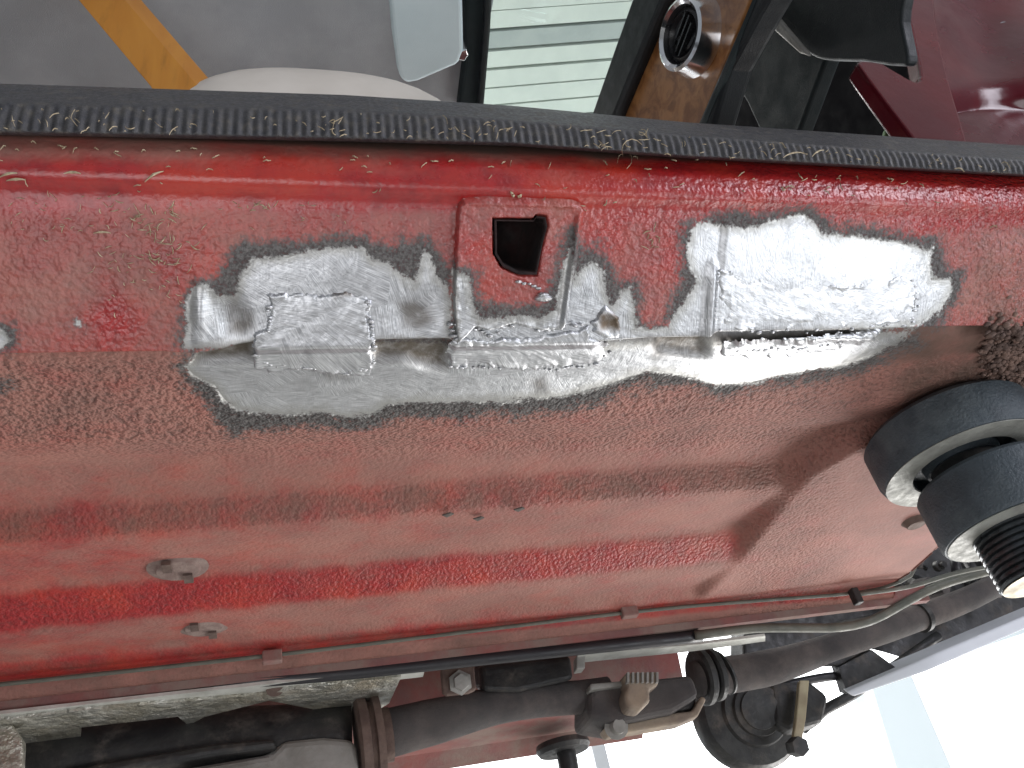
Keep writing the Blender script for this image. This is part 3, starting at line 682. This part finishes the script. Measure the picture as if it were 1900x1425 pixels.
# bright edge strips along the tunnel mouth
for pts in ([(-60,1332),(790,1236),(785,1256),(-60,1352)], [(1072,1216),(1290,1196),(1420,1180),(1420,1190),(1290,1208),(1072,1230)]):
    prism('heat_shield', [on_z(a, b_, .392) for a, b_ in pts], (0, 0, .004), M_alu, car)
prism('heat_shield', [on_z(a, b_, .388) for a, b_ in ((-60,1345),(150,1318),(500,1288),(530,1280),(745,1255),(722,1305),(690,1325),(610,1322),(500,1300),(380,1330),(350,1346),(330,1330),(150,1350),(150,1378),(40,1400),(-60,1425))], (0, .0, .01), M_foil, car)
prism('heat_shield', [on_y(a, b_, 1.13) for a, b_ in ((-60,1350),(20,1340),(42,1372),(40,1425),(60,1480),(-60,1480))], (0, .02, .0), M_foil, car, .004)
for a in (95, 510):
    c = on_y(a, 1322-.09*a, 1.135); lathe('rivet', [(0, -.006), (.011, -.004), (.013, .006)], c, (0, .5, .8), M_rust, car, 12)
# silencer and gearbox casings at the lower left
tube('silencer', [on_y(-200, 1455, 1.26), on_y(300, 1400, 1.26), on_y(650, 1372, 1.26)], [.055, .055, .05], M_blackmetal, car, 20)
prism('gearbox_casing', [on_y(a, b_, 1.2) for a, b_ in ((330,1425),(500,1396),(525,1372),(600,1365),(660,1370),(672,1470),(330,1500))], (0, .1, 0), M_greycast, car, .012)
prism('gearbox_casing', [on_y(a, b_, 1.19) for a, b_ in ((60,1440),(200,1412),(400,1378),(510,1368),(515,1388),(400,1402),(160,1445),(60,1500))], (0, .08, 0), M_blackmetal, car, .008)
# exhaust
def cyl_between(name, a, b_, r, mat, parent, prof=None, seg=32):
    a = np.array(a); b_ = np.array(b_); L = np.linalg.norm(b_-a)
    return lathe(name, [(0, 0), (r, 0), (r, L), (0, L)] if prof is None else [(pr, t*L) for pr, t in prof], a, b_-a, mat, parent, seg)
ye = 1.235
ex1 = tube('exhaust_pipe', pth([(690,1368),(800,1340),(940,1306),(1080,1293),(1130,1286)], ye), [.033, .031, .026, .024, .024], M_darkdust, car, 28, .015); ex1['label'] = 'thick dusty grey exhaust pipe ahead of the flange'
a, b_ = on_y(662, 1374, ye), on_y(714, 1364, ye)
cyl_between('pipe_flange', a, b_, .056, M_rust, car, [(0, 0), (.050, 0), (.057, .08), (.057, .38), (.050, .42), (.050, .55), (.057, .6), (.057, .85), (.036, .9), (.036, 1.2), (0, 1.2)])
yr = 1.25
ex2 = tube('exhaust_pipe', pth([(1290,1262),(1433,1237),(1569,1192),(1686,1152),(1780,1118),(1840,1090)], yr), [.028, .028, .022, .023, .022, .02], M_darkdust, car, 28, .015); ex2['label'] = 'tapering dusty exhaust pipe running forward to the engine bay'
for px_, w_, r_ in ((1302, 16, .044), (1322, 14, .041), (1338, 6, .036)):
    a, b_ = on_y(px_-w_/2, 1256-(px_-1306)*.2, yr), on_y(px_+w_/2, 1253-(px_-1306)*.2, yr)
    cyl_between('pipe_clamp', a, b_, r_, M_blackmetal, car, [(0, 0), (r_-.004, 0), (r_, .25), (r_, .75), (r_-.004, 1), (0, 1)])
for px_, w_, r_ in ((1708, 7, .027),):
    a, b_ = on_y(px_-w_/2, 1146, yr), on_y(px_+w_/2, 1143, yr)
    cyl_between('pipe_clamp', a, b_, r_, M_blackmetal, car)
# gear linkage casting in the middle
prism('pipe_bracket', [on_y(a, b_, 1.2) for a, b_ in ((1092,1284),(1110,1268),(1170,1262),(1285,1250),(1300,1290),(1250,1320),(1150,1340),(1092,1330))], (0, .09, 0), M_darkdust, car, .01)
prism('pipe_bracket', [on_y(a, b_, 1.17) for a, b_ in ((1158,1248),(1222,1244),(1224,1270),(1206,1278),(1208,1300),(1190,1318),(1166,1314),(1158,1290),(1164,1272))], (0, .035, 0), M_tan, car, .006)
for k in range(7):
    aa = 1164+k*9; prism('worm_thread', [on_y(aa, 1247, 1.165), on_y(aa+4, 1247, 1.165), on_y(aa+4, 1266, 1.165), on_y(aa, 1266, 1.165)], (0, .01, 0), M_greycast, car)
prism('pipe_bracket', [on_y(a, b_, 1.19) for a, b_ in ((1095,1268),(1160,1262),(1160,1272),(1095,1280))], (0, .03, 0), M_greycast, car, .003)
prism('pipe_bracket', [on_y(a, b_, 1.22) for a, b_ in ((1120,1350),(1250,1322),(1285,1318),(1302,1290),(1312,1296),(1296,1328),(1262,1342),(1130,1364))], (0, .03, 0), M_tan, car, .004)
prism('pipe_bracket', [on_y(a, b_, 1.23) for a, b_ in ((1220,1284),(1296,1272),(1290,1318),(1222,1326))], (0, .04, 0), M_blackmetal, car, .006)
c = on_y(1145, 1348, 1.215); lathe('bolt', [(0, -.012), (.010, -.011), (.012, 0), (.018, .002), (.018, .006), (0, .006)], c, (0, 1, .2), M_greycast, car, 12)
# floor bracket with a bolt
prism('mounting_bracket', [on_y(a, b_, 1.165) for a, b_ in ((818,1240),(880,1234),(884,1278),(870,1284),(830,1288),(822,1284))], (0, .012, 0), M_rust, car, .003)
c = on_y(855, 1266, 1.158); lathe('bolt', [(0, -.008), (.011, -.007), (.012, 0), (.017, .002), (.017, .006), (0, .006)], c, (0, 1, .25), M_greycast, car, 6)
prism('mounting_bracket', [on_y(a, b_, 1.2) for a, b_ in ((890,1236),(1060,1216),(1066,1262),(960,1286),(896,1284))], (0, .05, .02), M_blackmetal, car, .008)
prism('mounting_bracket', [on_y(a, b_, 1.155) for a, b_ in ((1070,1216),(1086,1214),(1086,1240),(1070,1242))], (0, .02, 0), M_greycast, car, .002)
# far underside: a drain outlet and stalk hanging below the far sill
c = on_y(1045, 1388, 1.66)
cyl_between('jacking_stalk', on_y(1048, 1378, 1.66), on_y(1062, 1470, 1.66), .019, M_blackmetal, car)
lathe('jacking_pad', [(0, -.008), (.048, -.008), (.053, 0), (.051, .010), (0, .010)], c, (0, 0, 1), M_blackmetal, car, 28)
# brake drum and suspension on the far side
bc = on_y(1405, 1316, 1.45)
bd = lathe('brake_drum', [(0, -.015), (.035, -.015), (.036, -.01), (.045, -.008), (.047, 0), (.060, .002), (.064, .01), (.092, .018), (.102, .034), (.104, .06), (.09, .085), (0, .09)], bc, (.10, 1, .22), M_blackmetal, car, 48)
prism('suspension_strut', [on_y(a, b_, 1.40) for a, b_ in ((1484,1262),(1502,1262),(1496,1330),(1486,1390),(1470,1388),(1478,1330))], (0, .012, 0), M_brass, car, .002)
tube('tie_rod', pth([(1490,1352),(1530,1318),(1580,1290),(1660,1236),(1740,1180)], 1.47), .010, M_blackmetal, car, 10)
tube('brake_hose', pth([(1440,1276),(1500,1262),(1560,1254),(1640,1260)], 1.44), .008, M_blackpipe, car, 10)
c = on_y(1483, 1385, 1.39); lathe('bolt', [(0, -.006), (.016, -.006), (.016, .02), (0, .02)], c, (0, 1, .2), M_blackmetal, car, 6)
prism('suspension_arm', [on_y(a, b_, 1.43) for a, b_ in ((1430,1262),(1500,1258),(1540,1290),(1530,1340),(1470,1356),(1440,1340))], (0, .05, 0), M_blackmetal, car, .012)
prism('chassis_rail', [on_y(a, b_, 1.42) for a, b_ in ((1380,1176),(1560,1158),(1640,1140),(1620,1200),(1560,1236),(1450,1240),(1380,1236))], (0, .05, .02), M_blackmetal, car, .006)
# front of the car underneath: dark bay, splash plate and valance lip
prism('splash_plate', [on_y(a, b_, 1.42) for a, b_ in ((1556,1238),(1618,1206),(1664,1240),(1572,1288))], (0, .02, .01), M_blackmetal, car)
prism('valance', [on_y(a, b_, 1.40) for a, b_ in ((1570,1284),(1700,1228),(1900,1143),(2100,1060),(2100,1092),(1900,1168),(1720,1246),(1584,1293))], (.03, .06, .03), M_frame, car, .004)
ba = [on_y(a, b_, 1.52) for a, b_ in ((1380,1170),(1700,900),(2100,600),(2100,1075),(1700,1228),(1640,1210),(1560,1190))]
prism('engine_bay', ba, (.2, .5, .3), M_blackmetal, car)
for i in range(26):
    a = random.uniform(1660, 1900); b_ = random.uniform(1040, 1140)-(a-1700)*.1
    c = on_y(a, b_, random.uniform(1.3, 1.5)); r = random.uniform(.01, .03)
    if i % 3: tube('engine_pipe', [c, c+np.array([random.uniform(-.06, .06), random.uniform(-.03, .03), random.uniform(.01, .08)]), c+np.array([random.uniform(.02, .14), .05, random.uniform(.02, .1)])], r*.4, random.choice([M_blackmetal, M_darkdust, M_blackpipe]), car, 8)
    else: lathe('engine_fitting', [(0, 0), (r, 0), (r, r), (r*.6, r*1.1), (r*.6, r*2), (0, r*2)], c, (random.uniform(-1, 1), -1, random.uniform(-1, 1)), random.choice([M_blackmetal, M_darkdust, M_greycast]), car, 12)
# crusty underseal at the front end of the sill
bm = bmesh.new(); rr = random.Random(3)
for i in range(1100):
    a = rr.gauss(1890, 34); b_ = rr.gauss(655, 36)
    if a < 1812+abs(b_-660)*.3: continue
    r = rr.uniform(.0010, .0040); c = S(np.array(a), np.array(min(b_, 735.)), rr.uniform(-.001, .004))
    bmesh.ops.create_icosphere(bm, subdivisions=1, radius=r, matrix=Matrix.Translation(Vector(c)) @ Matrix.Rotation(rr.uniform(0, 3), 4, 'Z') @ Matrix.Diagonal((rr.uniform(.7, 1.6), 1, rr.uniform(.4, .9), 1)))
me = bpy.data.meshes.new('underseal_crust'); bm.to_mesh(me); bm.free(); link('underseal_crust', me, M_crust, car, True)['kind'] = 'stuff'

# ------------------------------------------------------------------ interior seen through the door opening
xd = .46
zr = 1.30
# headlining with a slight bow
X, Y = np.meshgrid(np.linspace(-1.3, .365, 60), np.linspace(.30, 1.7, 40))
Z = zr+.03*np.cos((Y-1)*1.6)-.03+.002*np.sin(X*38)
lin = grid_mesh('headlining', np.stack([X, Y, Z], -1), M_liner, car)
so = lin.modifiers.new('t', 'SOLIDIFY'); so.thickness = .02; so.offset = 1
box('roof', (-1.35, .25, 1.36), (.33, 1.75, 1.38), M_redgloss, car)
hd = lambda a, b_: on_z(a, b_, 1.27)
prism('windscreen_header', [hd(862,-60), hd(912,-60), hd(906,60), hd(893,210), hd(850,210), hd(864,100)], (0, 0, .03), M_darkgrey, car, .006)
prism('windscreen_rubber', [on_z(a, b_, 1.255) for a, b_ in ((903,-60),(916,-60),(910,60),(897,210),(886,210),(898,60))], (0, 0, .02), M_trim, car, .004)
vis = prism('sun_visor', [on_z(a, b_, 1.17) for a, b_ in ((716,-80),(856,-80),(860,70),(860,95),(852,116),(845,122),(775,152),(756,156),(744,148),(738,130),(728,60))], (0, 0, .022), M_visor, car, .008)
c = on_z(858, 103, 1.175); prism('visor_clip', [on_z(a, b_, 1.175) for a, b_ in ((848,98),(866,92),(870,102),(862,114),(850,112))], (0, 0, .05), M_chrome, vis, .002)
# windscreen glass between header and scuttle
g = [on_z(908, -80, 1.26), on_z(893, 215, 1.26), on_x(1110, 215, xd+.02), on_x(1220, -80, xd+.02)]
prism('windscreen', g, (.004, 0, .002), M_glass, car)
# dashboard
D = lambda a, b_, e=0.: on_x(a, b_, xd+e)
prism('dashboard', [D(1230,-90,.012), D(1400,-90,.012), D(1400,-10,.012), D(1290,245,.012), D(1110,245,.012)], (.02, 0, 0), M_trim, car)
prism('dash_top_roll', [D(1202,-90,-.01), D(1268,-90,-.01), D(1200,70,-.01), D(1130,240,-.01), D(1086,240,-.01), D(1140,85,-.01)], (.02, 0, 0), M_trim, car, .008)
wd = prism('wood_fascia', [D(1246,-70,.006), D(1424,-70,.006), D(1392,0,.006), D(1296,238,.006), D(1136,238,.006), D(1160,170,.006), D(1215,60,.006)], (.012, 0, 0), M_walnut, car, .003)
prism('dash_lower_rail', [D(1424,-70,-.004), D(1462,-70,-.004), D(1404,30,-.004), D(1350,130,-.004), D(1318,240,-.004), D(1288,240,-.004), D(1392,0,-.004)], (.03, 0, 0), M_trim, car, .006)
prism('fascia_edge', [D(1396,0,-.0045), D(1404,0,-.0045), D(1306,240,-.0045), D(1297,240,-.0045)], (.004, 0, 0), M_darkgrey, car)
# round air vent: ring, bowl and louvre discs
vc = D(1276, 66, -.012)
av = empty('air_vent', tuple(vc)); av.parent = car; av.matrix_parent_inverse = Matrix.Translation(-Vector(car.location)); av['label'] = 'round black air vent with a chrome ring on the wooden fascia'
vr = .036; axd = np.array([-1., -.12, -.12]); axd /= np.linalg.norm(axd)
lathe('chrome_ring', [(vr*.86, .010), (vr*.96, .013), (vr*1.06, .011), (vr*1.10, .0), (vr*1.2, -.012), (vr*1.12, -.018)], vc, axd, M_chrome, av, 48)
lathe('vent_barrel', [(vr*.86, .010), (vr*.8, .004), (vr*.74, .006), (vr*.66, .007), (vr*.6, .002), (vr*.5, .0), (vr*.45, .003), (vr*.36, .004), (vr*.28, -.001), (vr*.1, -.002), (0, -.002)], vc, axd, M_gloss, av, 48)
for k in (-1, 0, 1):
    q = vc+axd*.006+np.array([0, 0, k*vr*.28]); L_ = vr*(.55 if k else .62)
    prism('louvre', [q+np.array([-.002, -L_, -.0012]), q+np.array([-.002, L_, -.0012]), q+np.array([-.002, L_, .0012]), q+np.array([-.002, -L_, .0012])], (.006, 0, .002), M_gloss, av)
# under-dash boards and footwell
prism('parcel_tray', [on_x(a, b_, .60) for a, b_ in ((1462,-90),(1405,20),(1360,150),(1385,190),(1410,245),(1480,250),(1530,115),(1560,60),(1500,-90))], (.02, 0, 0), M_darkgrey, car, .004)
prism('footwell_void', [on_x(a, b_, 1.05) for a, b_ in ((1250,-120),(1900,-120),(1900,330),(1250,330))], (.02, 0, 0), M_blackvoid, car)  # black sheet filling the void; the footwell's darkness is in its colour
prism('column_cowl', [on_x(a, b_, .56) for a, b_ in smooth_poly(((1402,-80),(1660,-80),(1672,40),(1684,112),(1660,122),(1600,114),(1524,110),(1486,86),(1448,42),(1420,0)))], (.012, 0, 0), M_trim, car, .004)
prism('cowl_edge', [on_x(a, b_, .552) for a, b_ in ((1386,-80),(1402,-80),(1424,10),(1458,52),(1494,94),(1500,104),(1482,98),(1440,60),(1400,14))], (.006, 0, 0), M_greycast, car, .003)
# red front pillar and hinge post
pil = prism('door_pillar', [on_y(a, b_, .405) for a, b_ in smooth_poly(((1662,-90),(1700,-95),(1726,-90),(1738,40),(1762,150),(1800,290),(1760,300),(1716,290),(1690,252),(1640,186),(1600,132),(1592,114),(1622,110),(1662,132),(1696,150),(1707,140),(1694,70)), 4)], (0, .02, 0), M_redgloss, car, .006); pil['label'] = 'glossy dark red pillar at the front of the door opening'
hp_poly = [(1704,-90),(2000,-90),(2000,300),(1762,300),(1734,150),(1710,40)]
X, Y = np.meshgrid(np.linspace(1690, 2000, 56), np.linspace(-90, 300, 60))
dd = sdf(X, Y, hp_poly)
Yd = .437+.012*np.sin((X-1740)/45.)*np.sin((Y+20)/80.)+.02*sstep(Y-(170-(X-1780)*.05), 0, 60)
Pq = np.stack([np.stack([on_y(X[i, j], Y[i, j], Yd[i, j]) for j in range(X.shape[1])]) for i in range(X.shape[0])])
hpst = grid_mesh('hinge_post', Pq, M_redgloss, car, keep=dd > -2)
so = hpst.modifiers.new('t', 'SOLIDIFY'); so.thickness = .012
c = on_y(1864, 50, .434); lathe('grommet', [(0, -.002), (.0075, -.002), (.0085, 0), (.0085, .004), (0, .004)], c, (.2, 1, .3), M_gloss, hpst, 18)
c = on_y(1655, 245, .44)
prism('wire_sleeve', [c+np.array([-.01, 0, -.004]), c+np.array([.006, 0, -.012]), c+np.array([.012, 0, .004]), c+np.array([0, 0, .012])], (0, .01, 0), simple('green sleeve', (.10, .22, .05), (.06, .15, .03), 40, .6), car, .003)
# seat: rounded cream back rest, top edge visible over the sill
sx, sy, sz = on_y(590, 148, .69)
v = []; f = []; nu, nv = 40, 20
for i in range(nv+1):
    th = math.pi*i/nv
    for k in range(nu):
        ph = 2*math.pi*k/nu; e = lambda c_, p: math.copysign(abs(c_)**p, c_)
        v.append((sx+.20*e(math.sin(th), .8)*e(math.cos(ph), .7), sy+.05*e(math.sin(th), .8)*e(math.sin(ph), .7), sz-.16+.16*e(math.cos(th), .95)))
for i in range(nv):
    for k in range(nu): f.append([i*nu+k, i*nu+(k+1) % nu, (i+1)*nu+(k+1) % nu, (i+1)*nu+k])
pydata('seat_back', v, f, M_cream, car, True)

# ------------------------------------------------------------------ wooden bar leaning in the door opening
wb = prism('wooden_bar', [on_y(a, b_, .66) for a, b_ in ((70,-80),(160,-80),(215,-8),(402,168),(440,205),(310,205),(278,160),(136,-8))][0:1]+[on_y(a, b_, .66) for a, b_ in ((166,-80),(232,0),(405,205),(303,205),(276,160),(136,-8))], (.022, .012, .02), M_bar, None, .004)
tag(wb, 'orange varnished wooden bar leaning inside the car behind the seal', 'wooden bar')

# ------------------------------------------------------------------ ceiling boards seen through the windscreen
for i in range(60):
    yy0 = .2+i*.115; wv = random.uniform(.095, .112)
    bb = prism('ceiling_board', [(-1.0, yy0+.5, 4.1), (5.6, yy0-.62, 4.1), (5.6, yy0-.62+wv, 4.1), (-1.0, yy0+.5+wv, 4.1)], (0, 0, .03+random.uniform(0, .03)), M_board_b if (i % 5 == 2 or random.random() < .12) else M_board_a, cl)

# ------------------------------------------------------------------ lift arm with its round pad
pc = on_z(1752, 800, .405); 
lp = tag(empty('lift_arm', (float(pc[0]), float(pc[1]), .2)), 'blue grey vehicle lift arm end with round pad and threaded post', 'lift arm')
kx = abs(-(pc @ R3)[2])/F
rp_ = 150*kx
c0 = np.array([pc[0], pc[1], 0])
lathe('lift_pad', [(0, .412), (rp_*.93, .412), (rp_, .406), (rp_, .372), (rp_*.96, .362), (rp_*.62, .362), (rp_*.60, .372), (rp_*.46, .372), (rp_*.44, .362), (0, .362)], c0, (0, 0, 1), M_lift, lp, 64)
lathe('pad_face', [(rp_*.63, .3615), (rp_*.955, .3615), (rp_*.955, .3608), (rp_*.63, .3608)], c0, (0, 0, 1), M_liftgrey, lp, 64)  # paler ring paints in the lit look of the pad's underside
lathe('pad_shaft', [(0, .365), (rp_*.40, .365), (rp_*.40, .335), (0, .335)], c0, (0, 0, 1), M_blackmetal, lp, 40)
lathe('hex_bolt', [(0, .352), (.016, .352), (.016, .335), (0, .335)], c0+np.array([.045, -.035, 0]), (0, 0, 1), M_liftgrey, lp, 6, False)
rb = rp_*.84
arm = lathe('arm_end', [(0, .345), (rb*.96, .345), (rb, .341), (rb, .290), (rb*.97, .286), (rb*.6, .286), (0, .286)], c0+np.array([.016, 0, 0]), (0, 0, 1), M_lift, lp, 56)
prism('arm_beam', [c0+np.array(q) for q in ((.03, -rb*.94, .343), (.7, -rb*1.1, .343), (.7, -rb*1.1, .292), (.03, -rb*.94, .292))], (0, rb*1.88, 0), M_lift, lp, .006)
lathe('arm_underside', [(rb*.42, .2855), (rb*.94, .2855), (rb*.94, .2848), (rb*.42, .2848)], c0+np.array([.016, 0, 0]), (0, 0, 1), M_liftgrey, lp, 56)
rt = rb*.60; pr = [(0, .29)]
for k in range(8):
    z_ = .285-k*.0062; pr += [(rt, z_), (rt, z_-.0022), (rt*.90, z_-.0032), (rt*.90, z_-.0052)]
pr += [(rt, .285-8*.0062), (rt*.96, .285-8*.0062-.002), (0, .285-8*.0062-.002)]
lathe('threaded_post', pr, c0+np.array([.016, 0, 0]), (0, 0, 1), M_thread, lp, 48, True, 25)
lathe('post_face', [(0, .2325), (rt*.94, .2325), (rt*.94, .2320), (0, .2320)], c0+np.array([.016, 0, 0]), (0, 0, 1), M_brass, lp, 48)

# ------------------------------------------------------------------ dry grass clippings stuck to seal and sill
rr = random.Random(21); v = []; f = []
def straw(px_, py_, L, ang, curl, wdt, lift):
    n = 6; base = len(v)
    for i in range(n+1):
        t = i/n-.5; a = ang+curl*t
        x_ = px_+L*t*math.cos(a); y_ = py_+L*t*math.sin(a)
        ww = wdt*(1-.7*abs(t)*2)+.25
        nx, ny = -math.sin(a), math.cos(a)
        lf = lift+.0012*(1-4*t*t)*rr.uniform(.2, 1)
        for q, ex in ((-1, 0), (1, 0), (0, .0007)):
            v.append(Ssk(x_+nx*ww*q, y_+ny*ww*q, lf+ex))
    for i in range(n):
        for a_, b2 in ((0, 1), (1, 2), (2, 0)):
            f.append([base+3*i+a_, base+3*i+b2, base+3*(i+1)+b2, base+3*(i+1)+a_])
rsl = np.array([q[1]/q[0] for q in Qd]); osl = np.argsort(rsl)
def Ssk(a, b_, off):
    d = ray(a, b_); r = d[2]/d[1]
    if b_ < np.interp(a, tx, [243, 250, 262, 270, 293, 327, 343]):
        P = d*(.3505/d[1]); return P+np.array([0, -off*.8, -off*.3])
    return S(np.array(a), np.array(b_), off)
def cluster(cx, cy, n, sx_, sy_, Lm, wd_=1.0, lift=.0006):
    for i in range(n):
        straw(rr.gauss(cx, sx_), rr.gauss(cy, sy_), rr.uniform(.3, 1.0)*Lm, rr.uniform(-math.pi, math.pi) if rr.random() < .6 else rr.gauss(0, .4), rr.gauss(0, .5), wd_*rr.uniform(.5, 1.3), lift)
cluster(310, 470, 46, 26, 38, 22); cluster(270, 400, 26, 50, 16, 18); cluster(480, 382, 8, 14, 6, 18); cluster(230, 480, 30, 40, 50, 14, .8)
cluster(130, 400, 34, 90, 30, 15, .8); cluster(1212, 448, 10, 8, 12, 20); cluster(1105, 380, 5, 20, 10, 14); cluster(560, 390, 14, 90, 22, 12, .7)
for a, b_ in ((15,322),(135,320),(285,325),(190,430),(30,330)): straw(a, b_, rr.uniform(26, 44), rr.uniform(-.5, .1), .3, 2.0, .001)
for i in range(120):
    a = rr.uniform(-20, 1900); t_ = rr.random(); b_ = np.interp(a, tx, [188, 196, 209, 228, 255, 300, 320])+rr.uniform(0, 1)*np.interp(a, [0, 1900], [50, 24])
    straw(a, b_, rr.uniform(3, 18)*rr.choice((.5, .6, 1, 1.4)), rr.gauss(.1, .8), rr.gauss(0, .7), rr.uniform(.3, .8), .0008)
for i in range(70):
    a = rr.uniform(-20, 1750); b_ = 262+.043*a+rr.expovariate(1/22.)
    straw(a, b_, rr.uniform(4, 16), rr.gauss(0, .6), rr.gauss(0, .4), rr.uniform(.3, .8), .0006)
straw(1160, 265, 60, -.6, 1.6, .8, .002); straw(1165, 290, 56, .5, 2.4, .7, .002); straw(1470, 285, 40, -.2, .5, 1.4, .001); straw(1515, 283, 26, -.5, .5, 1.4, .001)
cluster(1160, 255, 10, 40, 12, 24, .7, .001); cluster(920, 242, 12, 40, 8, 14, .8, .001); cluster(620, 236, 8, 30, 10, 16, .9, .001); cluster(1850, 440, 10, 20, 20, 16, .7)
cluster(1460, 350, 5, 10, 6, 8, 1.6); cluster(960, 362, 5, 10, 4, 8, 2.0); cluster(1290, 300, 12, 90, 10, 14, .8)
gs = pydata('dry_grass', v, f, M_straw); tag(gs, 'loose dry grass clippings stuck along the seal and red sill', 'dry grass', kind='stuff')
